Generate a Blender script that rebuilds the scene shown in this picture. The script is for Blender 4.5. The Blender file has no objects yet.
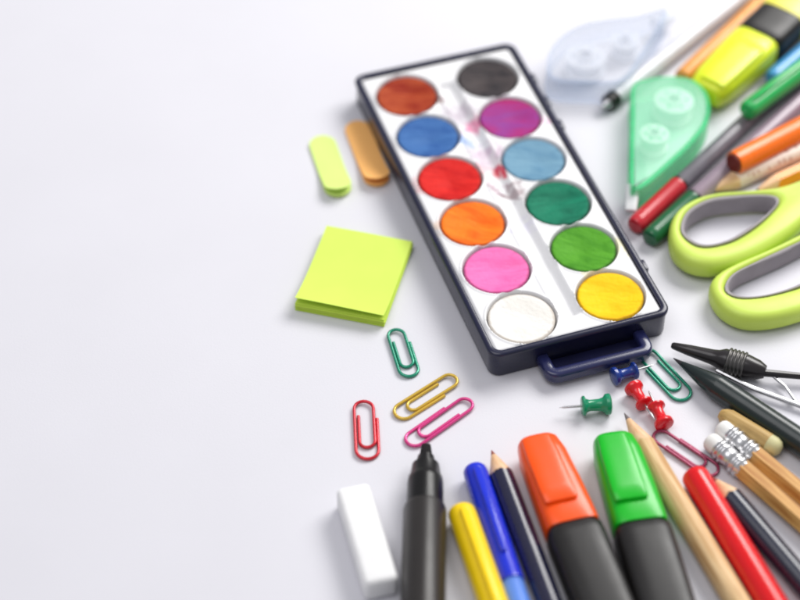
import bpy, bmesh, math, random
from mathutils import Vector, Matrix
random.seed(11)
PI = math.pi
MM = 0.001
SC = bpy.context.scene
COL = SC.collection

# ------------------------------------------------------------------ camera
cam = bpy.data.cameras.new('camera')
cam_o = bpy.data.objects.new('camera', cam)
COL.objects.link(cam_o)
SC.camera = cam_o
cam_o.location = (0, -0.4803, 0.5028)
cam_o.rotation_euler = (math.radians(90 - 46.311), 0, 0)
cam.lens = 90.0
cam.sensor_width = 36.0
cam.clip_start = 0.01
cam.clip_end = 50
cam.dof.use_dof = True
cam.dof.focus_distance = 0.668
cam.dof.aperture_fstop = 5.2

# ------------------------------------------------------------------ world, lamps, exposure
w = bpy.data.worlds.new('World')
SC.world = w
w.use_nodes = True
bg = w.node_tree.nodes['Background']
bg.inputs[0].default_value = (0.94, 0.945, 1.0, 1)
bg.inputs[1].default_value = 0.42


def area_lamp(name, loc, target, sx, sy, power, col):
    l = bpy.data.lights.new(name, 'AREA')
    l.shape = 'RECTANGLE'
    l.size, l.size_y = sx, sy
    l.energy = power
    l.color = col
    o = bpy.data.objects.new(name, l)
    COL.objects.link(o)
    o.location = loc
    o.rotation_euler = (Vector(target) - Vector(loc)).to_track_quat('-Z', 'Y').to_euler()
    return o


area_lamp('window_light', (0.56, 0.60, 0.74), (0.17, 0.12, 0), 0.7, 0.5, 13.4, (1.0, 0.985, 0.96))
area_lamp('overhead_fill', (-0.30, -0.10, 1.2), (0.0, 0.0, 0), 0.8, 0.8, 5.0, (1.0, 0.985, 1.0))  # added fill lamp for softer shading and highlights, stands for no real source

SC.view_settings.view_transform = 'Standard'
SC.view_settings.look = 'None'
SC.view_settings.exposure = 0.0
SC.view_settings.gamma = 1.0
SC.cycles.filter_width = 1.9
SC.cycles.transparent_max_bounces = 24

# ------------------------------------------------------------------ materials
def srgb(r, g, b):
    def f(c):
        c /= 255.0
        return c / 12.92 if c <= 0.04045 else ((c + 0.055) / 1.055) ** 2.4
    return (f(r), f(g), f(b), 1)


MATS = {}


def mat(name, col, rough=0.38, metal=0.0, coat=0.0, var=0.10, scale=180.0, bump=0.04, bscale=900.0,
        trans=0.0, alpha=1.0, sss=0.0, col2=None, spec=0.38):
    """procedural material: two tones mixed by noise, noise roughness, fine bump"""
    if name in MATS:
        return MATS[name]
    m = bpy.data.materials.new(name)
    m.use_nodes = True
    nt = m.node_tree
    p = nt.nodes['Principled BSDF']
    tc = nt.nodes.new('ShaderNodeTexCoord')
    n = nt.nodes.new('ShaderNodeTexNoise')
    n.inputs['Scale'].default_value = scale
    n.inputs['Detail'].default_value = 5
    nt.links.new(tc.outputs['Object'], n.inputs['Vector'])
    mx = nt.nodes.new('ShaderNodeMix')
    mx.data_type = 'RGBA'
    a = col
    b = col2 if col2 else tuple([c * (1 - var) for c in col[:3]] + [1])
    mx.inputs[6].default_value = a
    mx.inputs[7].default_value = b
    rp = nt.nodes.new('ShaderNodeMapRange')
    rp.inputs[1].default_value = 0.35
    rp.inputs[2].default_value = 0.68
    nt.links.new(n.outputs['Fac'], rp.inputs[0])
    nt.links.new(rp.outputs[0], mx.inputs[0])
    nt.links.new(mx.outputs[2], p.inputs['Base Color'])
    rr = nt.nodes.new('ShaderNodeMapRange')
    rr.inputs[3].default_value = max(0.02, rough - 0.07)
    rr.inputs[4].default_value = min(1, rough + 0.10)
    nt.links.new(n.outputs['Fac'], rr.inputs[0])
    nt.links.new(rr.outputs[0], p.inputs['Roughness'])
    p.inputs['Metallic'].default_value = metal
    p.inputs['Coat Weight'].default_value = coat
    p.inputs['Coat Roughness'].default_value = 0.15
    p.inputs['Specular IOR Level'].default_value = spec
    p.inputs['Transmission Weight'].default_value = trans
    p.inputs['Alpha'].default_value = alpha
    if sss:
        p.inputs['Subsurface Weight'].default_value = sss
        p.inputs['Subsurface Radius'].default_value = (0.004, 0.004, 0.004)
        p.inputs['Subsurface Scale'].default_value = 0.5
    if bump:
        n2 = nt.nodes.new('ShaderNodeTexNoise')
        n2.inputs['Scale'].default_value = bscale
        n2.inputs['Detail'].default_value = 4
        nt.links.new(tc.outputs['Object'], n2.inputs['Vector'])
        bp = nt.nodes.new('ShaderNodeBump')
        bp.inputs['Strength'].default_value = bump
        bp.inputs['Distance'].default_value = 0.0004
        nt.links.new(n2.outputs['Fac'], bp.inputs['Height'])
        nt.links.new(bp.outputs[0], p.inputs['Normal'])
    MATS[name] = m
    return m


def wood_mat(name, c1, c2):
    if name in MATS:
        return MATS[name]
    m = mat(name, c1, 0.5, col2=c2, scale=1.0, bump=0.15, bscale=500)
    nt = m.node_tree
    n = [x for x in nt.nodes if x.type == 'TEX_NOISE'][0]
    tc = [x for x in nt.nodes if x.type == 'TEX_COORD'][0]
    mp = nt.nodes.new('ShaderNodeMapping')
    mp.inputs['Scale'].default_value = (60, 900, 900)       # grain runs along the pencil
    nt.links.new(tc.outputs['Object'], mp.inputs['Vector'])
    nt.links.new(mp.outputs[0], n.inputs['Vector'])
    return m


def paint_mat(name, c1, c2, sc=110.0, sharp=0.19, rim=None):
    """dried watercolour cake: patches of wetter pigment, brushed grain, uneven gloss"""
    m = bpy.data.materials.new(name)
    m.use_nodes = True
    nt = m.node_tree
    p = nt.nodes['Principled BSDF']
    tc = nt.nodes.new('ShaderNodeTexCoord')
    n = nt.nodes.new('ShaderNodeTexNoise')
    n.inputs['Scale'].default_value = sc
    n.inputs['Detail'].default_value = 8
    n.inputs['Distortion'].default_value = 0.8
    mpp = nt.nodes.new('ShaderNodeMapping')
    mpp.inputs['Scale'].default_value = (1, 3.2, 1)      # brush strokes
    nt.links.new(tc.outputs['Object'], mpp.inputs['Vector'])
    nt.links.new(mpp.outputs[0], n.inputs['Vector'])
    rp = nt.nodes.new('ShaderNodeMapRange')
    rp.inputs[1].default_value = 0.5 - sharp
    rp.inputs[2].default_value = 0.5 + sharp
    nt.links.new(n.outputs['Fac'], rp.inputs[0])
    mx = nt.nodes.new('ShaderNodeMix')
    mx.data_type = 'RGBA'
    mx.inputs[6].default_value = c1
    mx.inputs[7].default_value = c2
    nt.links.new(rp.outputs[0], mx.inputs[0])
    # narrow darker ring at the pan's rim: thicker pigment plus painted gap shade
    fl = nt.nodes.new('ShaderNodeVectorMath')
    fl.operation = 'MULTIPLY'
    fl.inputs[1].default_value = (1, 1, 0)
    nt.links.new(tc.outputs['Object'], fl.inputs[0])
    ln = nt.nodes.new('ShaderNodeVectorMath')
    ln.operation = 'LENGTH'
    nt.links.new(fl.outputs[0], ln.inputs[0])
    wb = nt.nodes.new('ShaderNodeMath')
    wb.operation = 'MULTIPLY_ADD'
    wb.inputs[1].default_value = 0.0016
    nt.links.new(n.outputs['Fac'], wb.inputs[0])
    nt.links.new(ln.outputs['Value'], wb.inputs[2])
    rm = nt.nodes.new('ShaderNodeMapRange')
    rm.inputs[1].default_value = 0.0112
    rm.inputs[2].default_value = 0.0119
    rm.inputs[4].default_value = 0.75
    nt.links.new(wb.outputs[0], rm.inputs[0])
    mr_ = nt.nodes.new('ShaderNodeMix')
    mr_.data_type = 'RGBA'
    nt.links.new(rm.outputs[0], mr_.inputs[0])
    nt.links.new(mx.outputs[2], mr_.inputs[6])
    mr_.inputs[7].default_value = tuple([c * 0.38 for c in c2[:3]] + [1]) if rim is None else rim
    nt.links.new(mr_.outputs[2], p.inputs['Base Color'])
    n2 = nt.nodes.new('ShaderNodeTexNoise')
    n2.inputs['Scale'].default_value = 700
    n2.inputs['Detail'].default_value = 6
    nt.links.new(tc.outputs['Object'], n2.inputs['Vector'])
    rr = nt.nodes.new('ShaderNodeMapRange')
    rr.inputs[3].default_value = 0.45
    rr.inputs[4].default_value = 0.85
    nt.links.new(n.outputs['Fac'], rr.inputs[0])
    nt.links.new(rr.outputs[0], p.inputs['Roughness'])
    p.inputs['Specular IOR Level'].default_value = 0.2
    bp = nt.nodes.new('ShaderNodeBump')
    bp.inputs['Strength'].default_value = 0.45
    bp.inputs['Distance'].default_value = 0.0006
    ad = nt.nodes.new('ShaderNodeMath')
    ad.operation = 'ADD'
    nt.links.new(n2.outputs['Fac'], ad.inputs[0])
    nt.links.new(n.outputs['Fac'], ad.inputs[1])
    nt.links.new(ad.outputs[0], bp.inputs['Height'])
    nt.links.new(bp.outputs[0], p.inputs['Normal'])
    return m


def translucent_mat(name, col, alpha, rough=0.18):
    m = mat(name, col, rough, alpha=alpha, bump=0.02, var=0.06, scale=60)
    return m


# ------------------------------------------------------------------ object helpers
def obj(name, bm, m, parent=None, smooth=35, loc=None):
    bmesh.ops.recalc_face_normals(bm, faces=bm.faces)
    bmesh.ops.scale(bm, vec=(MM, MM, MM), verts=bm.verts)
    me = bpy.data.meshes.new(name)
    bm.to_mesh(me)
    bm.free()
    for p in me.polygons:
        p.use_smooth = True
    me.set_sharp_from_angle(angle=math.radians(smooth))
    o = bpy.data.objects.new(name, me)
    me.materials.append(m)
    COL.objects.link(o)
    if parent:
        o.parent = parent
    if loc:
        o.location = Vector(loc) * MM
    return o


def tag(o, label=None, cat=None, group=None, kind=None):
    if label:
        o['label'] = label
    if cat:
        o['category'] = cat
    if group:
        o['group'] = group
    if kind:
        o['kind'] = kind
    return o


def thing(name, label, cat, loc=(0, 0, 0), rotz=0.0, group=None, tilt=0.0, roll=0.0):
    o = bpy.data.objects.new(name, None)
    o.empty_display_size = 0.01
    COL.objects.link(o)
    o.location = Vector(loc) * MM
    o.rotation_euler = (roll, tilt, rotz)
    tag(o, label, cat, group)
    return o


def along(name, label, cat, a, b, group=None, z=0.0, tilt=0.0):
    """a thing lying on the table with its local x axis running from a towards b (mm)"""
    return thing(name, label, cat, (a[0], a[1], z), math.atan2(b[1] - a[1], b[0] - a[0]), group, tilt)


def loft_rings(rings, cap0=True, cap1=True, bm=None):
    bm = bm or bmesh.new()
    vs = [[bm.verts.new(p) for p in r] for r in rings]
    n = len(rings[0])
    for r0, r1 in zip(vs, vs[1:]):
        for i in range(n):
            bm.faces.new((r0[i], r0[(i + 1) % n], r1[(i + 1) % n], r1[i]))
    if cap0:
        bm.faces.new(vs[0][::-1])
    if cap1:
        bm.faces.new(vs[-1])
    return bm


def sec(x, hy, hz, zc, n=2.0, seg=32, yc=0.0):
    pts = []
    for i in range(seg):
        t = 2 * PI * (i + 0.5) / seg
        c, s = math.cos(t), math.sin(t)
        pts.append((x, yc + hy * math.copysign(abs(c) ** (2 / n), c), zc + hz * math.copysign(abs(s) ** (2 / n), s)))
    return pts


def lathe(prof, zc, seg=32, bm=None):
    """turned solid about a horizontal axis at height zc; prof = [(x, r)]"""
    return loft_rings([sec(x, max(r, 0.02), max(r, 0.02), zc, 2, seg) for x, r in prof], bm=bm)


def lathe_up(prof, cx=0.0, cy=0.0, seg=40, bm=None):
    rings = []
    for r, z in prof:
        r = max(r, 0.02)
        rings.append([(cx + r * math.cos(2 * PI * i / seg), cy + r * math.sin(2 * PI * i / seg), z) for i in range(seg)])
    return loft_rings(rings, bm=bm)


def flat_loft(secs, seg=40):
    """secs = [(x, half width, half height, zc, exponent)]"""
    return loft_rings([sec(q[0], q[1], q[2], q[3], q[4], seg, q[5] if len(q) > 5 else 0.0) for q in secs])


def tube(pts, r, seg=10, bm=None):
    pts = [Vector(p) for p in pts]
    rings = []
    up = Vector((0, 0, 1))
    for i, p in enumerate(pts):
        d = (pts[min(i + 1, len(pts) - 1)] - pts[max(i - 1, 0)]).normalized()
        s = d.cross(up)
        if s.length < 1e-4:
            s = Vector((1, 0, 0))
        s.normalize()
        u = s.cross(d)
        rr = r[i] if isinstance(r, (list, tuple)) else r
        rings.append([p + (s * math.cos(2 * PI * k / seg) + u * math.sin(2 * PI * k / seg)) * rr for k in range(seg)])
    return loft_rings(rings, bm=bm)


def bbox(cx, cy, cz, sx, sy, sz, bev=0.4, seg=2, bm=None):
    b = bmesh.new()
    bmesh.ops.create_cube(b, size=1.0)
    bmesh.ops.scale(b, vec=(sx, sy, sz), verts=b.verts)
    bmesh.ops.translate(b, vec=(cx, cy, cz), verts=b.verts)
    if bev:
        bmesh.ops.bevel(b, geom=b.edges[:], offset=bev, segments=seg, profile=0.5, affect='EDGES')
    if bm is None:
        return b
    me = bpy.data.meshes.new('tmp')
    b.to_mesh(me)
    b.free()
    bm.from_mesh(me)
    bpy.data.meshes.remove(me)
    return bm


def spline(pts, per=6):
    """closed Catmull-Rom through 2-D points"""
    out = []
    n = len(pts)
    for i in range(n):
        p0, p1, p2, p3 = [Vector(pts[(i + k) % n]) for k in (-1, 0, 1, 2)]
        for j in range(per):
            t = j / per
            out.append(0.5 * ((2 * p1) + (p2 - p0) * t + (2 * p0 - 5 * p1 + 4 * p2 - p3) * t * t + (3 * p1 - p0 - 3 * p2 + p3) * t ** 3))
    return out


def resample_by_angle(pts, c, n):
    """points of a closed star-shaped outline at n even directions from c"""
    res = []
    m = len(pts)
    for k in range(n):
        a = 2 * PI * k / n
        d = Vector((math.cos(a), math.sin(a)))
        best = None
        for i in range(m):
            p, q = pts[i] - c, pts[(i + 1) % m] - c
            e = q - p
            den = d.x * e.y - d.y * e.x
            if abs(den) < 1e-9:
                continue
            t = (p.x * e.y - p.y * e.x) / den
            u = (p.x * d.y - p.y * d.x) / den
            if t > 0 and -1e-6 <= u <= 1 + 1e-6:
                if best is None or t > best:
                    best = t
        res.append(c + d * (best if best else 1))
    return res


def offset_outline(pts, d):
    n = len(pts)
    area = sum(pts[i].x * pts[(i + 1) % n].y - pts[(i + 1) % n].x * pts[i].y for i in range(n))
    s = 1 if area > 0 else -1
    out = []
    for i in range(n):
        t = (pts[(i + 1) % n] - pts[i - 1]).normalized()
        out.append(pts[i] + Vector((t.y, -t.x)) * d * s)
    return out


def prism(pts, z0, z1, bev=0.5, seg=3):
    rings = []
    for k in range(seg + 1):
        a = PI / 2 * k / seg
        rings.append([(p.x, p.y, z0 + bev * (1 - math.sin(a))) for p in offset_outline(pts, -bev * (1 - math.cos(a - 0) if False else 1 - math.sin(a)) if False else -bev * (math.cos(a)))])
    for k in range(seg + 1):
        a = PI / 2 * k / seg
        rings.append([(p.x, p.y, z1 - bev * (1 - math.sin(PI / 2 - a)) if False else z1 - bev + bev * math.sin(a)) for p in offset_outline(pts, -bev * (1 - math.cos(a)))])
    return loft_rings(rings)


def rrect(hx, hy, r, seg=6, z=0.0, cx=0.0, cy=0.0):
    pts = []
    for (sx, sy, a0) in ((1, 1, 0), (-1, 1, PI / 2), (-1, -1, PI), (1, -1, 1.5 * PI)):
        for k in range(seg + 1):
            a = a0 + PI / 2 * k / seg
            pts.append((cx + sx * (hx - r) + r * math.cos(a), cy + sy * (hy - r) + r * math.sin(a), z))
    return pts


# ------------------------------------------------------------------ the setting: a white table
m_table = mat('white_table_laminate', (0.675, 0.671, 0.715, 1), 0.5, var=0.025, scale=22, bump=0.10, bscale=1400, spec=0.3)
bm = bmesh.new()
bmesh.ops.create_grid(bm, x_segments=4, y_segments=4, size=1500)
tag(obj('table_surface', bm, m_table), kind='structure')

# ------------------------------------------------------------------ paint box
m_navy = mat('navy_box_plastic', srgb(24, 26, 56), 0.28, coat=0.25, var=0.25, scale=90)
m_handle = mat('navy_handle_plastic', srgb(34, 38, 80), 0.2, coat=0.4, var=0.25, scale=90)


def insert_mat():
    m = mat('white_palette_plastic', (0.79, 0.79, 0.80, 1), 0.3, var=0.03, scale=40, coat=0.15)
    nt = m.node_tree
    p = nt.nodes['Principled BSDF']
    base = p.inputs['Base Color'].links[0].from_socket
    tc = [x for x in nt.nodes if x.type == 'TEX_COORD'][0]
    nz = nt.nodes.new('ShaderNodeTexNoise')
    nz.inputs['Scale'].default_value = 150
    nz.inputs['Detail'].default_value = 7
    nz.inputs['Distortion'].default_value = 1.5
    nt.links.new(tc.outputs['Object'], nz.inputs['Vector'])
    # dried splashes of paint round the mixing groove: (x, y, radius mm, colour, strength)
    spots = [(-5, 54, 2.2, srgb(96, 40, 40), .85), (2.5, 10, 3.4, srgb(205, 30, 64), .95), (-2, 3, 3.0, srgb(140, 80, 110), .7),
             (4, 36, 4.5, srgb(225, 60, 140), .7), (-3, 28, 4.0, srgb(100, 150, 215), .75), (-3.5, 13, 3.6, srgb(240, 110, 120), .5),
             (0, 45, 6.0, srgb(160, 140, 160), .55), (-26, 10, 4.5, srgb(250, 130, 130), .35), (-27, -12, 4.5, srgb(250, 190, 130), .35),
             (1, 20, 7.0, srgb(180, 136, 170), .55), (28, -41, 5, srgb(235, 225, 140), .45), (3, -3, 4, srgb(110, 60, 70), .6),
             (27, 30, 4, srgb(240, 150, 200), .4), (-1, -20, 5, srgb(200, 195, 225), .35), (14, -49, 4, srgb(240, 225, 150), .4)]
    cur = base
    for i, (x, y, r, c, s) in enumerate(spots):
        sub = nt.nodes.new('ShaderNodeVectorMath')
        sub.operation = 'DISTANCE'
        sub.inputs[1].default_value = (x * MM, y * MM, 10.0 * MM)
        nt.links.new(tc.outputs['Object'], sub.inputs[0])
        ad = nt.nodes.new('ShaderNodeMath')
        ad.operation = 'MULTIPLY_ADD'
        ad.inputs[1].default_value = 0.016
        nt.links.new(nz.outputs['Fac'], ad.inputs[0])
        sm = nt.nodes.new('ShaderNodeMath')
        sm.operation = 'SUBTRACT'
        nt.links.new(sub.outputs['Value'], ad.inputs[2])
        nt.links.new(ad.outputs[0], sm.inputs[0])
        sm.inputs[1].default_value = 0.008
        mr = nt.nodes.new('ShaderNodeMapRange')
        mr.inputs[1].default_value = r * MM * 1.15
        mr.inputs[2].default_value = r * MM * 0.45
        mr.inputs[3].default_value = 0
        mr.inputs[4].default_value = s
        nt.links.new(sm.outputs[0], mr.inputs[0])
        mx = nt.nodes.new('ShaderNodeMix')
        mx.data_type = 'RGBA'
        nt.links.new(mr.outputs[0], mx.inputs[0])
        nt.links.new(cur, mx.inputs[6])
        mx.inputs[7].default_value = c
        cur = mx.outputs[2]
    nt.links.new(cur, p.inputs['Base Color'])
    return m


BOX_A = math.radians(18.55)
pb = thing('paint_box', 'open watercolour box of twelve round paints in a navy tray with a carrying clasp', 'paint box', (36.9, 45.4, 0), BOX_A)
HX, HY = 32.1, 75.7
rings = []
for d, z in ((0.9, 0.0), (0.25, 0.25), (0.0, 0.9), (0.0, 9.6), (-0.5, 9.9), (-0.5, 10.8), (-0.2, 11.2), (0.3, 11.4), (1.4, 11.4), (1.7, 11.2), (1.8, 10.8), (1.8, 2.0)):
    rings.append(rrect(HX - d, HY - d, max(4.0 - d * 0.6, 1.5), 7, z))
obj('tray', loft_rings(rings), m_navy, pb, 40)

# white insert: a height field with twelve round wells and the mixing groove
PAN = [(sx * 16.2, (2.5 - k) * 24.2 - 1.0) for sx in (-1, 1) for k in range(6)]
PR = 11.85
IX, IY = HX - 2.1, HY - 2.1
NX, NY = 176, 412


def sst(a, b, x):
    t = min(1, max(0, (x - a) / (b - a)))
    return t * t * (3 - 2 * t)


def ins_h(x, y):
    z = 10.5
    for cx, cy in PAN:
        d = math.hypot(x - cx, y - cy)
        if d < PR + 2:
            z = z + 0.45 * math.exp(-((d - PR - 0.55) / 0.42) ** 2)
            z -= 3.2 * (1 - sst(PR - 0.45, PR + 0.35, d))
    gx = 1 - sst(1.6, 4.2, abs(x))
    gy = 1 - sst(62, 65, abs(y + 2))
    z += 0.35 * math.exp(-((abs(x) - 4.5) / .4) ** 2) * gy
    z -= 2.3 * gx * gy
    e = min(IX - abs(x), IY - abs(y))
    z -= 0.5 * (1 - sst(0, 0.8, e))
    return z


bm = bmesh.new()
grid = []
for j in range(NY + 1):
    row = []
    y = -IY + 2 * IY * j / NY
    for i in range(NX + 1):
        x = -IX + 2 * IX * i / NX
        row.append(bm.verts.new((x, y, ins_h(x, y))))
    grid.append(row)
for j in range(NY):
    for i in range(NX):
        bm.faces.new((grid[j][i], grid[j][i + 1], grid[j + 1][i + 1], grid[j + 1][i]))
obj('palette_insert', bm, insert_mat(), pb, 80)

PANC = [('brown', srgb(172, 74, 36), srgb(136, 32, 12), 80), ('blue', srgb(66, 112, 170), srgb(44, 86, 148), 100),
        ('red', srgb(218, 34, 26), srgb(184, 14, 16), 100), ('orange', srgb(242, 128, 22), srgb(230, 96, 14), 90),
        ('pink', srgb(240, 120, 182), srgb(232, 100, 166), 100), ('white', srgb(232, 231, 228), srgb(224, 221, 214), 70),
        ('black', srgb(74, 66, 66), srgb(40, 38, 42), 110), ('purple', srgb(128, 58, 144), srgb(166, 36, 104), 45),
        ('sky blue', srgb(116, 156, 178), srgb(92, 134, 162), 100), ('teal green', srgb(8, 124, 92), srgb(2, 96, 72), 100),
        ('grass green', srgb(86, 160, 34), srgb(62, 132, 24), 100), ('yellow', srgb(248, 204, 4), srgb(238, 184, 2), 90)]
for (cx, cy), (cn, c1, c2, sc_) in zip(PAN, PANC):
    bm = bmesh.new()
    rr = [0.02, 2.0, 4.0, 6.0, 8.0, 9.6, 10.6, 11.1, 11.4]
    seg = 56
    ph = random.random() * 6
    dx_, dy_, dd_ = random.uniform(-4, 4), random.uniform(-4, 4), (0.25 if cn in ('white', 'yellow', 'sky blue', 'grass green') else 0.8)
    rings = []
    for r in rr[::-1]:
        ring = []
        for i in range(seg):
            a = 2 * PI * i / seg
            x, y = r * math.cos(a), r * math.sin(a)
            zz = 10.25 - 0.8 * (1 - (r / 11.3) ** 2) + 0.22 * math.sin(x * 0.5 + ph) * math.cos(y * 0.42 + ph * 2) * (1 - r / 11.3) - dd_ * math.exp(-(((x - dx_) / 4.6) ** 2 + ((y - dy_) / 2.4) ** 2))
            if r > 11.0:
                zz -= (r - 11.0) * 1.5
            ring.append((x, y, zz))
        rings.append(ring)
    rings = [[(p[0] * .985, p[1] * .985, 7.5) for p in rings[0]]] + rings
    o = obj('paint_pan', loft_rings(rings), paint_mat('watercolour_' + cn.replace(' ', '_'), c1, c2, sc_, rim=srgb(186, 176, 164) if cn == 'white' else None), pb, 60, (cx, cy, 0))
    o.rotation_euler.z = random.uniform(-.5, .5) - BOX_A
    o['label'] = 'round %s watercolour pan' % cn

# hinge lugs on the long right side
for y in (56, 42, 28, -50):
    b = bbox(HX + 1.1, y, 7.4, 3.0, 5.0, 3.4, 0.7)
    obj('hinge_lug', b, m_navy, pb)
# clasp: a U-shaped handle in front
path = []
y0, y1, xa, xb, rc = -HY - 0.2, -HY - 8.6, -14.0, 21.0, 2.6
path += [(xa, y0), (xa, y1 + rc)]
for k in range(1, 6):
    a = PI + PI / 2 * k / 6
    path.append((xa + rc + rc * math.cos(a), y1 + rc + rc * math.sin(a)))
path += [(xa + rc, y1), (xb - rc, y1)]
for k in range(1, 6):
    a = 1.5 * PI + PI / 2 * k / 6
    path.append((xb - rc + rc * math.cos(a), y1 + rc + rc * math.sin(a)))
path += [(xb, y1 + rc), (xb, y0)]
bm = bmesh.new()
rings = []
for i, (x, y) in enumerate(path):
    p = Vector((x, y))
    d = (Vector(path[min(i + 1, len(path) - 1)]) - Vector(path[max(i - 1, 0)])).normalized()
    nrm = Vector((d.y, -d.x))
    ring = []
    for k in range(16):
        t = 2 * PI * (k + .5) / 16
        c, s = math.cos(t), math.sin(t)
        o_ = 2.1 * math.copysign(abs(c) ** 0.5, c)
        ring.append((p.x + nrm.x * o_, p.y + nrm.y * o_, 3.7 + 2.3 * math.copysign(abs(s) ** 0.5, s)))
    rings.append(ring)
obj('clasp_handle', loft_rings(rings, bm=bm), m_handle, pb)

b = bbox((xa + xb) / 2, (y0 + y1) / 2, 1.9, xb - xa - 1, y0 - y1 - .6, 1.6, .3)  # dark navy sheet filling the opening inside the handle
obj('opening_fill', b, m_navy, pb)

# ------------------------------------------------------------------ scissors
m_lime = mat('lime_handle_rubber', srgb(202, 226, 96), 0.4, var=0.10, scale=60, bump=0.03)
m_hole_band = mat('grey_hole_band', srgb(158, 152, 156), 0.7, var=0.1, bump=0.1)
m_steel = mat('brushed_steel', (0.62, 0.62, 0.64, 1), 0.28, metal=1.0, var=0.1, scale=200)
sx0, sy0 = 150.0, 30.0
sc_t = thing('scissors', 'lime green handled scissors reaching in from the right edge', 'scissors', (sx0, sy0, 0))
A_o = [(95.0, 25.0), (97.6, 33.8), (104.0, 40.6), (113.7, 44.6), (126.5, 46.0), (139.4, 48.5), (153.1, 55.0), (168.0, 62.0), (178.0, 65.0), (181.0, 60.0), (166.5, 50.5), (151.3, 38.9), (139.7, 26.6), (129.0, 17.6), (118.6, 11.2), (108.5, 8.2), (100.5, 10.0), (95.8, 16.1)]
A_i = [(99.6, 25.6), (102.6, 34.4), (110.5, 40.6), (120.0, 42.6), (132.6, 43.0), (135.3, 39.6), (129.5, 31.7), (122.4, 25.0), (115.4, 20.0), (107.6, 17.6), (102.4, 19.8)]
B_o = [(106.6, -1.9), (109.0, 4.3), (116.5, 10.0), (128.4, 16.6), (142.0, 25.2), (155.8, 34.4), (169.2, 42.1), (178.5, 41.9), (177.0, 28.7), (166.4, 11.7), (153.6, -2.6), (139.0, -11.8), (125.5, -16.2), (115.6, -15.8), (109.2, -10.6)]
B_i = [(112.2, -1.4), (115.7, 4.6), (124.8, 10.6), (137.4, 18.2), (150.9, 26.7), (162.4, 32.8), (166.3, 30.7), (159.8, 17.6), (149.7, 7.2), (138.1, -.6), (127.2, -5.2), (118.5, -6.6), (113.4, -5.0)]


def ring_mesh(o_, i_, z0, h, c):
    o_ = [Vector(p) for p in o_]
    i_ = [Vector(p) for p in i_]
    c = Vector(c)
    O, I = resample_by_angle(spline(o_), c, 110), resample_by_angle(spline(i_), c, 110)
    bm = bmesh.new()
    K = 20
    # grey band along the inner wall of the finger hole
    li = bmesh.new()
    lr = []
    for dz, dd in ((.7, -.4), (.7, .9), (h - .9, .9), (h - .5, .5), (h - .5, -.4)):
        lr.append([(q.x - (q - c).normalized().x * dd - sx0, q.y - (q - c).normalized().y * dd - sy0, z0 + dz) for q in I])
    loft_rings(lr + [lr[0]], False, False, li)
    bmesh.ops.remove_doubles(li, verts=li.verts, dist=0.001)
    rows = []
    for P, Q in zip(O, I):
        mid = (P + Q) / 2
        half = (P - Q) / 2
        L = half.length
        row = []
        for k in range(K):
            t = 2 * PI * (k + .5) / K
            cc, ss = math.cos(t), math.sin(t)
            # flat in the middle, rounded shoulder of fixed radius
            rad = min(L, h * 0.5)
            ox = math.copysign(max(L - rad, 0) + rad * abs(cc), cc)
            q = mid + half.normalized() * ox
            row.append(bm.verts.new((q.x - sx0, q.y - sy0, z0 + h / 2 + h / 2 * math.copysign(abs(ss) ** 0.7, ss))))
        rows.append(row)
    n = len(rows)
    for a in range(n):
        r0, r1 = rows[a], rows[(a + 1) % n]
        for k in range(K):
            bm.faces.new((r0[k], r0[(k + 1) % K], r1[(k + 1) % K], r1[k]))
    return bm, li


def strip(bm, pts, z, h):
    """tapered flat arm through (x, y, half width)"""
    rings = []
    for i, (x, y, hw) in enumerate(pts):
        p = Vector((x, y))
        d = (Vector(pts[min(i + 1, len(pts) - 1)][:2]) - Vector(pts[max(i - 1, 0)][:2])).normalized()
        nrm = Vector((d.y, -d.x))
        ring = []
        for k in range(16):
            t = 2 * PI * (k + .5) / 16
            c, s = math.cos(t), math.sin(t)
            o_ = hw * math.copysign(abs(c) ** 0.6, c)
            ring.append((p.x + nrm.x * o_ - sx0, p.y + nrm.y * o_ - sy0, z + h / 2 * math.copysign(abs(s) ** 0.6, s)))
        rings.append(ring)
    return loft_rings(rings, bm=bm)


bm, li = ring_mesh(A_o, A_i, 0.8, 9.0, (117, 31))
strip(bm, [(168, 57, 6.5), (182, 60, 6.0), (198, 61.5, 6.0), (212, 62, 5.2)], 6.6, 5.2)
hd = obj('handle', bm, m_lime, sc_t, 50)
obj('hole_band', li, m_hole_band, hd, 40)
bm, li2 = ring_mesh(B_o, B_i, 0.2, 8.6, (138, 6))
strip(bm, [(172, 38, 6.0), (185, 47, 6.0), (198, 54, 6.0), (212, 60, 5.2)], 3.4, 4.4)
hd = obj('handle', bm, m_lime, sc_t, 50)
obj('hole_band', li2, m_hole_band, hd, 40)
for zz, ya in ((4.9, 6.0), (3.5, -3.0)):
    bm = strip(bmesh.new(), [(190, 57 + ya * .3, 5.5), (215, 63, 6.5), (250, 70 + ya, 5.0), (290, 79 + ya * 2, 2.4), (305, 82.5 + ya * 2.3, 0.4)], zz, 1.3)
    obj('blade', bm, m_steel, sc_t, 30)
obj('pivot_screw', lathe_up([(3.4, 5.0), (3.4, 7.2), (2.8, 7.9), (0.1, 8.1)], 212 - sx0, 62 - sy0), m_steel, sc_t)

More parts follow.
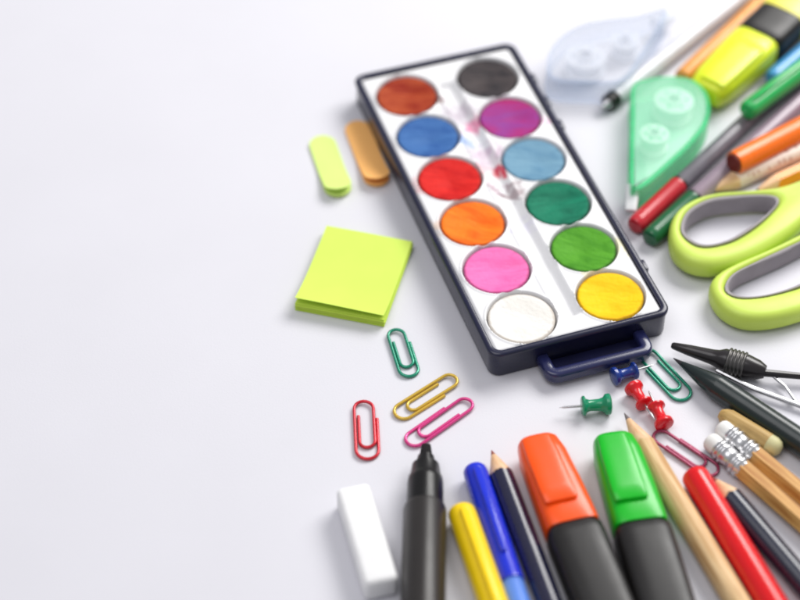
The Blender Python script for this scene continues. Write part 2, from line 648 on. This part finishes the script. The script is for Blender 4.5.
# ------------------------------------------------------------------ correction tape dispensers
def correction_tape(outline, label, rim_m, lid_m, spools, tip_dir, spool_m):
    o2 = [Vector(p) for p in outline]
    c = sum(o2, Vector((0, 0))) / len(o2)
    t = thing('correction_tape', label, 'correction tape', (c.x, c.y, 0), 0, 'correction tape dispensers')
    P = [p - c for p in spline(o2, 7)]
    inn = offset_outline(P, -1.5)
    bm = bmesh.new()
    loft_rings([[(p.x, p.y, 1.3) for p in P], [(p.x, p.y, 10.6) for p in P], [(p.x, p.y, 11.3) for p in offset_outline(P, -.6)],
                [(p.x, p.y, 11.3) for p in inn], [(p.x, p.y, 1.3) for p in inn], [(p.x, p.y, 1.3) for p in P]], False, False, bm)
    bmesh.ops.remove_doubles(bm, verts=bm.verts, dist=0.001)
    obj('case_rim', bm, rim_m, t, 40)
    obj('case_base', prism(offset_outline(P, -.2), 0.0, 1.2, 0.3), lid_m, t, 40)
    obj('case_lid', prism(offset_outline(P, -1.6), 10.2, 11.7, 0.4), lid_m, t, 40)
    for (x, y, r) in spools:
        lx, ly = x - c.x, y - c.y
        s = obj('tape_spool', lathe_up([(r, 1.5), (r, 3.0), (r * .82, 3.1), (r * .82, 7.2), (r, 7.3), (r, 8.8), (r * .5, 8.9), (r * .46, 9.6), (r * .3, 9.7), (r * .26, 6.0), (0.1, 6.0)], lx, ly, 36), spool_m, t, 40)
        bm = bmesh.new()
        for k in range(6):
            a = 2 * PI * k / 6
            bbox(lx + r * .64 * math.cos(a), ly + r * .64 * math.sin(a), 8.95, 1.0, 1.0, .5, .1, 1, bm)
        obj('spool_teeth', bm, rim_m, s)
    d = Vector(tip_dir).normalized()
    far = max(P, key=lambda p: p.dot(d))
    bm = bmesh.new()
    rings = []
    for x, hw, hh in ((-6, 2.6, 3.2), (0, 2.4, 2.6), (4, 2.2, 1.2), (5, 2.0, .6)):
        ring = sec(0, hw, hh, 5.5, 4, 20)
        q = far + d * x
        nn = Vector((-d.y, d.x))
        rings.append([(q.x + nn.x * p[1], q.y + nn.y * p[1], p[2]) for p in ring])
    obj('tape_nose', loft_rings(rings, bm=bm), spool_m, t)
    return t


m_spool = mat('white_spool_plastic', (0.78, 0.80, 0.80, 1), 0.4, var=0.05)
m_mint_rim = mat('mint_rim', srgb(64, 232, 150), 0.2, alpha=0.5, var=0.08, bump=0.02)
m_mint_lid = translucent_mat('mint_clear_lid', srgb(184, 255, 220), 0.27)
m_blue_rim = mat('ice_blue_rim', srgb(190, 210, 240), 0.2, alpha=0.26, var=0.08, bump=0.02)
m_blue_lid = translucent_mat('ice_blue_clear_lid', srgb(240, 244, 252), 0.12)
correction_tape([(87.8, 101.6), (95.0, 106.3), (103.5, 107.4), (110.9, 105.7), (115.5, 99.2), (116.4, 90.0), (113.9, 79.8), (107.2, 68.7), (97.2, 56.3), (89.2, 47.2), (84.6, 44.2), (82.8, 46.5), (84.1, 64.4), (86.0, 83.8)],
                'mint green see-through correction tape dispenser with its nose towards the red capped pen', m_mint_rim, m_mint_lid,
                [(103.5, 96.0, 7.5), (94.5, 77.0, 5.5)], (-.15, -1), m_spool)
correction_tape([(56.0, 109.0), (57.4, 121.8), (63.0, 132.2), (71.2, 139.0), (80.8, 142.1), (92.8, 144.6), (103.2, 149.1), (105.6, 146.5), (101.4, 135.3), (94.3, 120.6), (87.5, 107.4), (81.1, 102.7), (70.2, 102.9), (60.0, 104.1)],
                'pale blue see-through correction tape dispenser behind the top corner of the paint box', m_blue_rim, m_blue_lid,
                [(71.8, 122.0, 8.0), (88.0, 132.0, 5.5)], (.75, .66), mat('frosted_clear_spool', srgb(226, 230, 238), 0.4, alpha=0.42, var=0.05))

# ------------------------------------------------------------------ pens and pencils
m_black = mat('black_pen_plastic', srgb(27, 25, 25), 0.36, var=0.2, scale=120)
m_char = mat('charcoal_barrel_plastic', srgb(44, 41, 40), 0.33, var=0.15, scale=120)
m_grip = mat('black_grip_plastic', srgb(14, 13, 14), 0.3, var=0.2)
m_metal = mat('pen_metal', (0.55, 0.55, 0.56, 1), 0.25, metal=1.0)
m_felt = mat('black_felt', srgb(20, 18, 20), 0.9, bump=0.3, bscale=2500)


def highlighter(label, a, b, cap_m, body_m, W, H, roll=0.0):
    """flat cap-on highlighter: cap with clip, ribbed shoulder, body"""
    t = along('highlighter', label, 'highlighter', a, b, 'capped highlighter pens')
    z = H
    obj('cap', flat_loft([(0.0, W * .50, H * .40, z, 3), (0.5, W * .62, H * .56, z, 3.2), (2.0, W * .74, H * .68, z, 3.4), (8, W * .86, H * .80, z, 3.6), (20, W * .92, H * .88, z, 3.8),
                          (30, W * .95, H * .93, z, 4), (37, W * .96, H * .95, z, 4), (37.6, W * .94, H * .93, z, 4)]), cap_m, t, 40)
    # clip standing on the cap
    k = W / 9.0
    obj('clip', flat_loft([(2.2, 4.0 * k, .3, z + H * .58, 4, -1.0 * k), (3.0, 4.8 * k, 1.5, z + H * .64, 4, -1.1 * k), (10, 5.3 * k, 1.4, z + H * .80, 4, -1.3 * k), (24, 5.5 * k, 1.2, z + H * .93, 4, -1.5 * k), (29.6, 5.4 * k, 1.1, z + H * .985, 4, -1.5 * k), (30.2, 5.0 * k, .8, z + H * .98, 4, -1.5 * k)]), cap_m, t, 40)
    obj('collar', flat_loft([(37.2, W * .86, H * .84, z, 4), (39.0, W * .86, H * .84, z, 4)]), body_m, t, 40)
    obj('body', flat_loft([(38.6, W * .93, H * .92, z, 4), (39.2, W * .985, H * .97, z, 4), (42, W, H, z, 4), (60, W * 1.0, H, z, 4), (100, W * .94, H * .96, z, 4), (108, W * .88, H * .90, z, 3.6), (109.5, W * .75, H * .8, z, 3.4)]), body_m, t, 40)
    obj('end_plug', flat_loft([(109, W * .6, H * .6, z, 3), (112, W * .56, H * .56, z, 3), (112.6, W * .5, H * .5, z, 3)]), cap_m, t, 40)
    return t


m_hl_o = mat('orange_cap', srgb(248, 84, 2), 0.3, coat=0.2, sss=0.15, var=0.06)
m_hl_g = mat('green_cap', srgb(4, 182, 30), 0.3, coat=0.2, sss=0.15, var=0.06)
m_hl_y = mat('yellow_cap', srgb(222, 236, 40), 0.3, coat=0.2, sss=0.15, var=0.06)
m_hl_yb = mat('yellow_body', srgb(240, 232, 90), 0.3, coat=0.2, sss=0.15, var=0.06)
highlighter('chunky highlighter with an orange cap and black body', (43.6, -68.4), (61.8, -136), m_hl_o, m_black, 9.0, 6.4)
highlighter('chunky highlighter with a bright green cap and black body', (68.2, -67.4), (79.8, -136), m_hl_g, m_black, 9.0, 6.4)
t = highlighter('fat yellow highlighter with a grey black band lying at the upper right', (115.4, 100.6), (155.0, 150.6), m_hl_y, m_black, 10.0, 7.2)
for ch in t.children:
    if ch.name.startswith('body'):
        ch.data = ch.data.copy()
# yellow rear half of that highlighter
obj('rear_sleeve', flat_loft([(56, 10.05, 7.25, 7.4, 4), (57, 10.4, 7.4, 7.4, 4), (100, 10.2, 7.3, 7.4, 4), (110, 9.6, 6.9, 7.4, 3.6), (113, 7, 5, 7.4, 3)]), m_hl_yb, t, 40)

# black marker with its cap off
t = along('marker_pen', 'thick black marker pen with its cap off and nib pointing up the table', 'marker', (8.4, -70.6), (6.9, -131.1))
z = 6.95
obj('nib', flat_loft([(0, .9, .5, z, 3), (.6, 1.5, 1.2, z, 3), (3.4, 1.9, 1.8, z, 2.4), (6, 2.0, 2.0, z, 2)]), m_felt, t)
obj('nib_holder', lathe([(5.2, 2.1), (5.4, 2.7), (8.5, 3.2), (9.0, 4.4), (13.5, 5.0), (14.0, 5.2)], z, 40), m_grip, t)
obj('grip', lathe([(13.6, 5.0), (14.2, 5.5), (16, 5.7), (25.2, 5.8), (25.6, 5.5)], z, 40), m_grip, t)
obj('barrel', lathe([(25.2, 5.7), (25.7, 6.4), (27.0, 6.8), (90, 6.9), (112, 6.7), (118, 6.2), (119, 5.6)], z, 48), m_char, t)
obj('end_plug', lathe([(118.5, 5.0), (122, 4.8), (122.6, 4.4)], z, 32), m_grip, t)


def felt_pen(label, a, b, r, cap_m, body_m, cap_len=42.0, length=140.0, clip=True, band_m=None, round_end=1.0, z=0.0, tilt=0.0, group='capped pens'):
    """capped pen lying cap end first"""
    t = along('pen', label, 'pen', a, b, group, z, tilt)
    rc = r * 1.0
    obj('cap', lathe([(0, rc * .55), (.35 * round_end, rc * .8), (1.2 * round_end, rc * .93), (3, rc * .97), (cap_len - 1, rc), (cap_len - .6, rc * 1.03), (cap_len, rc * 1.0)], r, 36), cap_m, t)
    if clip:
        obj('clip', flat_loft([(3, 1.0, .4, r * 1.95, 4), (4, 1.3, .8, r * 2.0, 4), (cap_len * .75, 1.1, .7, r * 2.1, 4), (cap_len * .8, .8, .6, r * 2.05, 4)], 16), cap_m, t)
    if band_m:
        obj('band', lathe([(cap_len - .2, rc * .985), (cap_len + 1.2, rc * .985)], r, 32), band_m, t)
    obj('barrel', lathe([(cap_len - 3, r * .8), (cap_len + .6, r * .88), (cap_len + 1.0, r * .92), (length - 8, r * .92), (length - 3, r * .84), (length, r * .6)], r, 36), body_m, t)
    return t


m_yel = mat('yellow_pen_plastic', srgb(252, 214, 8), 0.3, coat=0.3, var=0.05)
m_blue = mat('blue_pen_plastic', srgb(18, 44, 206), 0.25, coat=0.4, var=0.1)
m_blue2 = mat('light_blue_barrel', srgb(96, 140, 226), 0.3, coat=0.3, var=0.1)
m_red = mat('red_pen_plastic', srgb(222, 4, 16), 0.25, coat=0.4, var=0.06)
felt_pen('yellow felt-tip pen lying between the black marker and the blue pen', (18.9, -95.0), (30.0, -138.2), 4.7, m_yel, m_yel, 60)
felt_pen('royal blue pen with a clip, right beside the yellow felt-tip', (23.6, -78.0), (36.1, -132.6), 4.1, m_blue, m_blue2, 46)
felt_pen('glossy bright red felt-tip pen beside the plain wooden pencil', (93.2, -80.6), (112.6, -132.6), 4.7, m_red, m_red, 70, clip=False)

m_grey_b = mat('smoky_clear_barrel', srgb(120, 116, 124), 0.2, coat=0.4, alpha=0.9, var=0.15)
m_silver = mat('silver_barrel', srgb(168, 164, 172), 0.28, metal=0.4, var=0.12)
m_redcap = mat('crimson_cap', srgb(196, 40, 52), 0.28, coat=0.3)
m_dgcap = mat('dark_green_cap', srgb(18, 96, 56), 0.28, coat=0.3)
m_gcap = mat('emerald_cap', srgb(40, 172, 86), 0.25, coat=0.4)
m_mauve = mat('mauve_barrel', srgb(150, 132, 146), 0.28, coat=0.4, var=0.12)
felt_pen('pen with a crimson red cap and smoky barrel beside the mint tape dispenser', (83.7, 32.8), (117.4, 73.4), 3.6, m_redcap, m_grey_b, 28, 138, False, m_black)
felt_pen('pen with a dark green cap and mauve grey barrel under the orange marker', (88.4, 26.4), (145.7, 92.6), 3.7, m_dgcap, m_mauve, 27, 138, False, m_black)
felt_pen('emerald green capped pen lying across the smoky barrels', (129.3, 86.9), (152.9, 110.6), 4.0, m_gcap, m_black, 52, 132, True, m_black, z=6.8)
m_skyb = mat('sky_blue_pen', srgb(66, 150, 206), 0.25, coat=0.4)
felt_pen('sky blue pen tucked between the yellow highlighter and the green capped pen', (143.0, 113.6), (158.5, 131.0), 3.7, m_skyb, m_skyb, 48, 120, False)

m_orm = mat('orange_marker_plastic', srgb(250, 116, 24), 0.28, coat=0.3, var=0.06)
m_maroon = mat('maroon_end', srgb(110, 36, 30), 0.4)
t = felt_pen('bright orange marker with a dark end resting across the grey pens', (121.5, 59.4), (146.5, 78.0), 4.6, m_orm, m_orm, 70, 125, False, None, .4, 5.2, math.radians(2.4))
obj('dark_end', lathe([(-.5, 2.4), (-.45, 3.4), (.5, 4.0), (.9, 4.0)], 4.6, 32), m_maroon, t)


# --- wooden pencils
m_wood = wood_mat('pale_pencil_wood', srgb(228, 196, 148), srgb(190, 146, 94))
m_wood_tan = wood_mat('tan_pencil_wood', srgb(214, 166, 96), srgb(170, 112, 52))
m_cone = wood_mat('sharpened_wood', srgb(232, 196, 158), srgb(214, 168, 124))
m_lead = mat('graphite', srgb(48, 46, 50), 0.35)
m_eraser_tip = mat('white_eraser_rubber', (0.8, 0.79, 0.77, 1), 0.75, var=0.08, bump=0.15)


def hexr(a, R):
    s = (a + PI / 6) % (PI / 3) - PI / 6
    return R * math.cos(PI / 6) / math.cos(s) * .985


def pencil(name, label, a, b, R, body_m, cone_m, lead_m, length=150.0, cone=15.0, hexa=True, group=None, z=0.0, cat='pencil', end_m=None):
    t = along(name, label, cat, a, b, group, z)
    zc = R * (math.cos(PI / 6) if hexa else 1.0)
    seg = 48
    k = R / cone
    tip = .16
    def ring(f):
        out = []
        for i in range(seg):
            an = 2 * PI * i / seg
            r = hexr(an + PI / 2 + PI / 6 * 0, R) if hexa else R
            x, rr = f(an, r)
            out.append((x, rr * math.cos(an), zc + rr * math.sin(an)))
        return out
    lx = .9 / k
    obj('lead', loft_rings([ring(lambda an, r: (tip / k * .6, tip)), ring(lambda an, r: (lx, .9))]), lead_m, t)
    wob = [random.uniform(-.25, .25) for _ in range(seg)]
    obj('sharpened_cone', loft_rings([ring(lambda an, r: (lx - .05, .9 - .03)), ring(lambda an, r: (lx + .1, .95)), ring(lambda an, r: (r / k - .02, r - .03)), ring(lambda an, r: (r / k + 2, r - .2))], True, True), cone_m, t)
    obj('shaft', loft_rings([ring(lambda an, r: (r / k + wob[int(an / (2 * PI) * seg + .5) % seg] + .3 * math.sin(6 * an), r)), ring(lambda an, r: (length - .4, r)), ring(lambda an, r: (length, r - .35))], False, True), body_m, t, 25)
    if end_m:
        obj('end_lead', lathe([(length - .5, 1.0), (length + .15, 1.0)], zc, 16), end_m, t)
    return t


m_navyp = mat('navy_pencil_lacquer', srgb(28, 28, 58), 0.25, coat=0.5, var=0.15)
m_navyp2 = mat('ink_blue_pencil_lacquer', srgb(24, 30, 52), 0.25, coat=0.5, var=0.15)
m_copper = mat('copper_lead', srgb(150, 84, 74), 0.5)
m_greylead = mat('soft_grey_lead', srgb(120, 110, 112), 0.5)
pencil('pencil', 'dark navy coloured pencil with a copper tip beside the blue pen', (29.4, -70.4), (45.8, -132.6), 3.9, m_navyp, m_cone, m_copper, cone=11, hexa=False, group='sharpened coloured pencils')
pencil('pencil', 'plain pale wooden pencil lying between the green highlighter and the red pen', (73.3, -54.6), (102.6, -132.3), 3.9, m_wood, m_cone, m_greylead, cone=15, hexa=False, group='sharpened coloured pencils')
pencil('pencil', 'ink blue coloured pencil with its tip just right of the red felt-tip', (99.4, -81.4), (121.9, -121.6), 3.9, m_navyp2, m_cone, m_copper, cone=10, hexa=False, group='sharpened coloured pencils')
m_dkgreen = mat('black_green_lacquer', srgb(20, 34, 34), 0.3, coat=0.3, var=0.15)
pencil('pencil', 'very dark green pencil lying below the drafting compass', (91.4, -30.8), (129.6, -68.0), 4.3, m_dkgreen, m_dkgreen, m_lead, cone=19, hexa=False, group='sharpened coloured pencils', length=120)
m_olive = wood_mat('olive_tan_wood', srgb(196, 164, 104), srgb(164, 132, 76))
m_oat = mat('pale_pencil_end', srgb(206, 200, 150), 0.5)
t = along('pencil_stub', 'short tan pencil stub with a pale rounded end under the dark green pencil', 'pencil stub', (105.0, -54.6), (122.4, -70.0))
obj('shaft', lathe([(0, 1.6), (1.5, 2.6), (3.4, 3.2), (17, 3.3), (19.0, 3.3)], 3.3, 28), m_olive, t)
obj('rounded_end', lathe([(18.8, 3.25), (21, 3.25), (22.6, 2.7), (23.4, 1.7), (23.7, .6)], 3.3, 28), m_oat, t)

m_ferrule = mat('ferrule_aluminium', (0.66, 0.66, 0.67, 1), 0.3, metal=1.0, var=0.04)
for lab, a, b in (('tan wooden pencil with a white eraser end, nearer the pencil stub', (104.0, -60.0), (126.9, -87.9)),
                  ('tan wooden pencil with a white eraser end, nearer the ink blue pencil', (99.8, -65.4), (124.6, -97.6))):
    t = along('eraser_pencil', lab, 'pencil', a, b, 'wooden pencils with eraser ends')
    zc = 3.3
    obj('eraser', lathe([(0, 1.4), (.3, 2.4), (1.0, 3.0), (2.0, 3.15), (5.5, 3.15)], zc, 28), m_eraser_tip, t)
    prof = [(4.6, 3.3)]
    for x in (5.2, 7.2, 12.0, 14.0):
        prof += [(x, 3.3), (x + .3, 3.7), (x + .7, 3.8), (x + 1.1, 3.7), (x + 1.4, 3.3)]
    prof += [(16.4, 3.35), (16.6, 3.2)]
    obj('ferrule', lathe(prof, zc, 32), m_ferrule, t, 60)
    rg = []
    for x, q in ((15.9, 1.0), (150, 1.0), (150.4, .9)):
        rg.append([(x, hexr(2 * PI * i / 48 + PI / 2, 3.65) * q * math.cos(2 * PI * i / 48), zc + hexr(2 * PI * i / 48 + PI / 2, 3.65) * q * math.sin(2 * PI * i / 48)) for i in range(48)])
    obj('shaft', loft_rings(rg), m_wood_tan, t, 25)

# grey ballpoint with a black tip, top right
t = along('ballpoint_pen', 'slim silver grey ballpoint with a black tip pointing at the paint box', 'pen', (76.6, 97.4), (136.0, 164.0))
obj('tip', lathe([(0, .5), (.8, 1.0), (3.4, 1.9), (3.8, 2.4)], 3.6, 24), m_metal, t)
obj('grip_ring', lathe([(3.6, 2.5), (3.8, 3.0), (8.0, 3.4), (8.3, 3.2)], 3.6, 28), m_black, t)
obj('barrel', lathe([(8.0, 3.0), (8.3, 3.4), (20, 3.6), (125, 3.6), (130, 3.2)], 3.6, 32), mat('light_grey_barrel', srgb(206, 206, 212), 0.25, coat=0.4), t)
obj('push_button', lathe([(129.5, 1.8), (136, 1.8), (136.6, 1.4)], 3.6, 24), m_metal, t)

# orange tan pencil beside the yellow highlighter; blunt end towards us
m_tan_o = mat('orange_tan_lacquer', srgb(226, 150, 62), 0.35, coat=0.2, var=0.1)
t = along('crayon', 'orange brown crayon with a blunt end behind the yellow highlighter', 'crayon', (108.8, 114.8), (146.6, 163.4))
obj('stick', lathe([(0, 2.8), (.5, 3.4), (1.2, 3.6), (66, 3.6), (67, 3.4)], 3.6, 28), m_tan_o, t)
obj('pointed_end', lathe([(66.8, 2.9), (68, 2.8), (78, 1.1), (78.8, .7)], 3.6, 28), m_tan_o, t)

# dotted pencil and orange pencil above the scissors
def dotted_mat():
    m = mat('cream_dotted_lacquer', srgb(232, 214, 200), 0.35, coat=0.3, var=0.05)
    nt = m.node_tree
    p = nt.nodes['Principled BSDF']
    base = p.inputs['Base Color'].links[0].from_socket
    tc = [x for x in nt.nodes if x.type == 'TEX_COORD'][0]
    v = nt.nodes.new('ShaderNodeTexVoronoi')
    v.inputs['Scale'].default_value = 420
    v.inputs['Randomness'].default_value = 0.25
    nt.links.new(tc.outputs['Object'], v.inputs['Vector'])
    mr = nt.nodes.new('ShaderNodeMapRange')
    mr.inputs[1].default_value = 0.42
    mr.inputs[2].default_value = 0.34
    nt.links.new(v.outputs['Distance'], mr.inputs[0])
    mx = nt.nodes.new('ShaderNodeMix')
    mx.data_type = 'RGBA'
    nt.links.new(mr.outputs[0], mx.inputs[0])
    nt.links.new(base, mx.inputs[6])
    mx.inputs[7].default_value = srgb(176, 122, 104)
    nt.links.new(mx.outputs[2], p.inputs['Base Color'])
    return m


pencil('pencil', 'cream pencil with small brown dots just above the upper scissor loop', (111.5, 50.8), (148.5, 73.0), 3.5, dotted_mat(), m_cone, m_copper, cone=13, hexa=False, group='sharpened coloured pencils', length=130)
m_amber = mat('amber_lacquer', srgb(232, 146, 34), 0.3, coat=0.3, var=0.1)
pencil('pencil', 'amber orange pencil partly under the upper scissor loop', (128.0, 50.6), (147.5, 62.6), 3.4, m_amber, m_cone, m_lead, cone=12, group='sharpened coloured pencils', length=120)

# ------------------------------------------------------------------ drafting compass
m_cblk = mat('compass_black', srgb(34, 30, 32), 0.3, coat=0.3, var=0.2)
t = along('drafting_compass', 'black handled drafting compass with thin metal legs spread towards the right edge', 'compass', (91.6, -25.2), (121.9, -37.4))
obj('handle', lathe([(0, .8), (.6, 1.2), (6, 1.9), (14, 2.6), (16, 3.0), (18, 4.0), (26, 4.2), (30, 3.4), (32.5, 2.2)], 4.3, 32), m_cblk, t)
bm = bmesh.new()
prof = []
for k in range(5):
    x = 19.2 + k * 1.3
    prof += [(x, 4.3), (x + .3, 4.75), (x + .8, 4.75), (x + 1.1, 4.3)]
obj('knurled_collar', lathe(prof, 4.3, 40), mat('collar_nickel', (0.14, 0.135, 0.13, 1), 0.38, metal=1.0), t, 70)
ca = math.atan2(-12.2, 30.3)


def cl(x, y, zz):
    dx, dy = x - 91.6, y + 25.2
    return (dx * math.cos(ca) + dy * math.sin(ca), -dx * math.sin(ca) + dy * math.cos(ca), zz)


obj('leg', tube([cl(121, -37.0, 3.6), cl(134, -38.2, 3.2), cl(170, -41, 2.6), cl(215, -44, 2.0)], [1.3, 1.15, 1.1, .9]), m_cblk, t)
obj('leg', tube([cl(106, -35, 2.6), cl(117, -42.6, 2.2), cl(132, -50.0, 1.9), cl(170, -68, 1.6), cl(200, -82, 1.3)], [1.0, .95, .9, .9, .3]), m_metal, t)
obj('spreader_bar', tube([cl(124, -37.2, 2.8), cl(128, -42, 2.4), cl(131, -49, 2.0)], .55), m_metal, t)

# ------------------------------------------------------------------ push pins
def push_pin(label, a, b, m, sc=.9, lift=0.0):
    """body lies from a (needle collar) to b (cap)"""
    t = along('push_pin', label, 'push pin', a, b, 'plastic push pins', lift)
    t.scale = (sc, sc, sc)
    zc = 3.95
    obj('head', lathe([(0, 1.2), (.1, 3.2), (.5, 3.7), (1.2, 3.7), (1.8, 2.6), (3.2, 2.1), (6.5, 2.25), (8.0, 2.7), (8.7, 3.7), (9.1, 3.95), (10.4, 3.95), (10.8, 3.5), (10.9, 1.2)], zc, 36), m, t, 45)
    obj('needle', lathe([(.3, .5), (-.6, .48), (-6.5, .42), (-8.3, .05)][::-1], zc, 12), m_metal, t)
    return t


m_pr = mat('red_pin_plastic', srgb(222, 20, 34), 0.22, coat=0.4, sss=0.1)
m_pt = mat('teal_pin_plastic', srgb(18, 140, 98), 0.22, coat=0.4, sss=0.1)
m_pb = mat('blue_pin_plastic', srgb(22, 52, 132), 0.22, coat=0.4, sss=0.1)
push_pin('teal green push pin lying with its needle towards the left', (59.6, -51.6), (70.4, -50.6), m_pt)
push_pin('red push pin between the dark blue pin and the other red pin', (80.6, -50.8), (77.2, -42.6), m_pr, .82)
push_pin('red push pin lying nearest the maroon paper clip', (84.0, -51.0), (86.4, -59.8), m_pr, .82)
push_pin('dark blue push pin half hidden beside the paint box clasp', (79.0, -35.4), (70.0, -38.9), m_pb, .8)

# ------------------------------------------------------------------ paper clips
def clip_path(L, Wd):
    r0 = Wd / 2
    pts = []
    def arc(cx, cy, r, a0, a1, n=10):
        for k in range(n + 1):
            a = a0 + (a1 - a0) * k / n
            pts.append((cx + r * math.cos(a), cy + r * math.sin(a)))
    pts.append((L * .30, r0))
    pts.append((L * .5, r0))
    arc(L - r0, 0, r0, PI / 2, -PI / 2)
    r1 = Wd * .43
    cy1 = -r0 + r1
    pts.append((L * .5, -r0))
    arc(r1, cy1, r1, -PI / 2, -1.5 * PI)
    yt = cy1 + r1
    r2 = Wd * .34
    cy2 = yt - r2
    pts.append((L * .5, yt))
    arc(L * .80 - r2, cy2, r2, PI / 2, -PI / 2)
    pts.append((L * .5, cy2 - r2))
    pts.append((L * .24, cy2 - r2))
    return pts


def paper_clip(label, a, b, Wd, m, flip=1):
    L = math.hypot(b[0] - a[0], b[1] - a[1])
    p = clip_path(L, Wd)
    n = len(p)
    pts = [(x, y * flip, .55 + .55 * math.sin(PI * i / (n - 1)) ** 2) for i, (x, y) in enumerate(p)]
    bm = tube(pts, .56, 10)
    o = obj('paper_clip', bm, m, None, 60)
    o.location = (a[0] * MM, a[1] * MM, 0)
    o.rotation_euler = (0, 0, math.atan2(b[1] - a[1], b[0] - a[0]))
    tag(o, label, 'paper clip', 'coloured paper clips')
    return o


def clip_mat(n, c):
    return mat(n, c, 0.26, metal=0.35, coat=0.5, var=0.12, scale=300)


paper_clip('teal paper clip on its own below the lime sticky note pad', (-1.4, -15.0), (3.6, -36.0), 6.6, clip_mat('teal_wire', srgb(26, 142, 112)))
paper_clip('golden yellow paper clip lying above the pink one', (18.8, -37.0), (-1.2, -53.4), 6.4, clip_mat('gold_wire', srgb(214, 178, 66)))
paper_clip('pink magenta paper clip whose end touches the black marker nib', (23.0, -46.8), (2.6, -65.2), 6.4, clip_mat('pink_wire', srgb(222, 66, 140)), -1)
paper_clip('red paper clip set apart furthest from the paint box', (-11.6, -47.4), (-10.4, -71.6), 7.4, clip_mat('red_wire', srgb(206, 32, 50)))
paper_clip('teal green paper clip between the paint box clasp and the dark green pencil tip', (82.0, -25.0), (95.0, -46.0), 7.2, clip_mat('teal_wire', srgb(26, 142, 112)), -1)
paper_clip('maroon paper clip below the red push pins', (83.6, -60.6), (101.4, -77.6), 6.6, clip_mat('maroon_wire', srgb(150, 46, 84)))

# ------------------------------------------------------------------ sticky notes, tabs, eraser
m_note = mat('lime_note_paper', srgb(204, 230, 92), 0.75, var=0.05, scale=80, bump=0.08, spec=0.2)
m_note2 = mat('lime_note_sheet', srgb(208, 233, 102), 0.75, var=0.04, scale=80, bump=0.08, spec=0.2)


def sheet(lx, ly, z_of, thick, nx=24, ny=24, corner=0.0, cut=None):
    """thin sheet with thickness; z_of(u, v) gives the lift of each point"""
    bm = bmesh.new()
    V = {}
    for side in (0, 1):
        for j in range(ny + 1):
            for i in range(nx + 1):
                u, v = i / nx, j / ny
                x, y = (u - .5) * lx, (v - .5) * ly
                if cut:
                    x, y = cut(x, y)
                V[side, i, j] = bm.verts.new((x, y, z_of(u, v) + side * thick))
    for j in range(ny):
        for i in range(nx):
            bm.faces.new((V[1, i, j], V[1, i + 1, j], V[1, i + 1, j + 1], V[1, i, j + 1]))
            bm.faces.new((V[0, i, j], V[0, i, j + 1], V[0, i + 1, j + 1], V[0, i + 1, j]))
    for i in range(nx):
        bm.faces.new((V[0, i, 0], V[0, i + 1, 0], V[1, i + 1, 0], V[1, i, 0]))
        bm.faces.new((V[0, i, ny], V[1, i, ny], V[1, i + 1, ny], V[0, i + 1, ny]))
    for j in range(ny):
        bm.faces.new((V[0, 0, j], V[1, 0, j], V[1, 0, j + 1], V[0, 0, j + 1]))
        bm.faces.new((V[0, nx, j], V[0, nx, j + 1], V[1, nx, j + 1], V[1, nx, j]))
    return bm


na = math.radians(-14.5)
nt_ = thing('sticky_note_pad', 'square lime yellow sticky note pad lying left of the paint box', 'sticky notes', (-15.9, 10.4, 0), na)
bm = bmesh.new()
for k in range(22):
    dx, dy = random.gauss(0, .22), random.gauss(0, .22)
    bbox(dx, dy, .08 + k * .152, 31.6, 39.4, .125, 0, 1, bm)
obj('note_stack', bm, m_note, nt_)
obj('top_sheet', sheet(31.6, 39.4, lambda u, v: 3.42 + 2.6 * max(0, .45 - v) ** 2 * 4 + .9 * (1 - u) * max(0, .6 - v) + .08 * math.sin(u * 5), .12), m_note2, nt_)


def tab(label, a, b, wd, m1, m2, curl):
    L = math.hypot(b[0] - a[0], b[1] - a[1])
    c = ((a[0] + b[0]) / 2, (a[1] + b[1]) / 2)
    t = thing('index_tab', label, 'sticky tab', (c[0], c[1], 0), math.atan2(b[1] - a[1], b[0] - a[0]), 'narrow sticky index tabs')
    def cut(x, y):
        e = L / 2 - abs(x)
        rr = wd * .5
        if e < rr:
            q = math.sqrt(max(0, rr * rr - (rr - e) ** 2)) / rr
            y *= max(.25, q)
        return x, y
    obj('tab_stack', sheet(L, wd, lambda u, v: .02 + curl * .35 * max(0, u - .55) ** 2 * 4, .8, 40, 10, 0, cut), m1, t)
    obj('top_tab', sheet(L, wd, lambda u, v: .9 + curl * max(0, u - .45) ** 2 * 5, .14, 40, 10, 0, cut), m2, t)
    return t


m_tl = mat('lime_tab_paper', srgb(212, 236, 132), 0.6, var=0.05, scale=80, spec=0.3)
m_to = mat('orange_tab_paper', srgb(254, 190, 112), 0.6, var=0.05, scale=80, spec=0.3)
tab('narrow lime green index tab lying left of the orange tab', (-30.2, 84.6), (-21.6, 51.4), 10.0, m_tl, m_tl, 2.6)
tab('narrow orange index tab against the paint box corner', (-17.2, 93.0), (-7.4, 57.0), 9.6, m_to, m_to, 2.6)

er = along('eraser', 'plain white block eraser lying left of the black marker', 'eraser', (-15.0, -88.6), (-5.3, -126.6))
bm = bbox(19.2, 0, 4.6, 38.4, 10.8, 9.2, 1.9, 5)
obj('rubber_block', bm, mat('white_rubber', (0.86, 0.86, 0.86, 1), 0.7, var=0.06, scale=120, bump=0.15, bscale=600), er)
SC.frame_set(1)
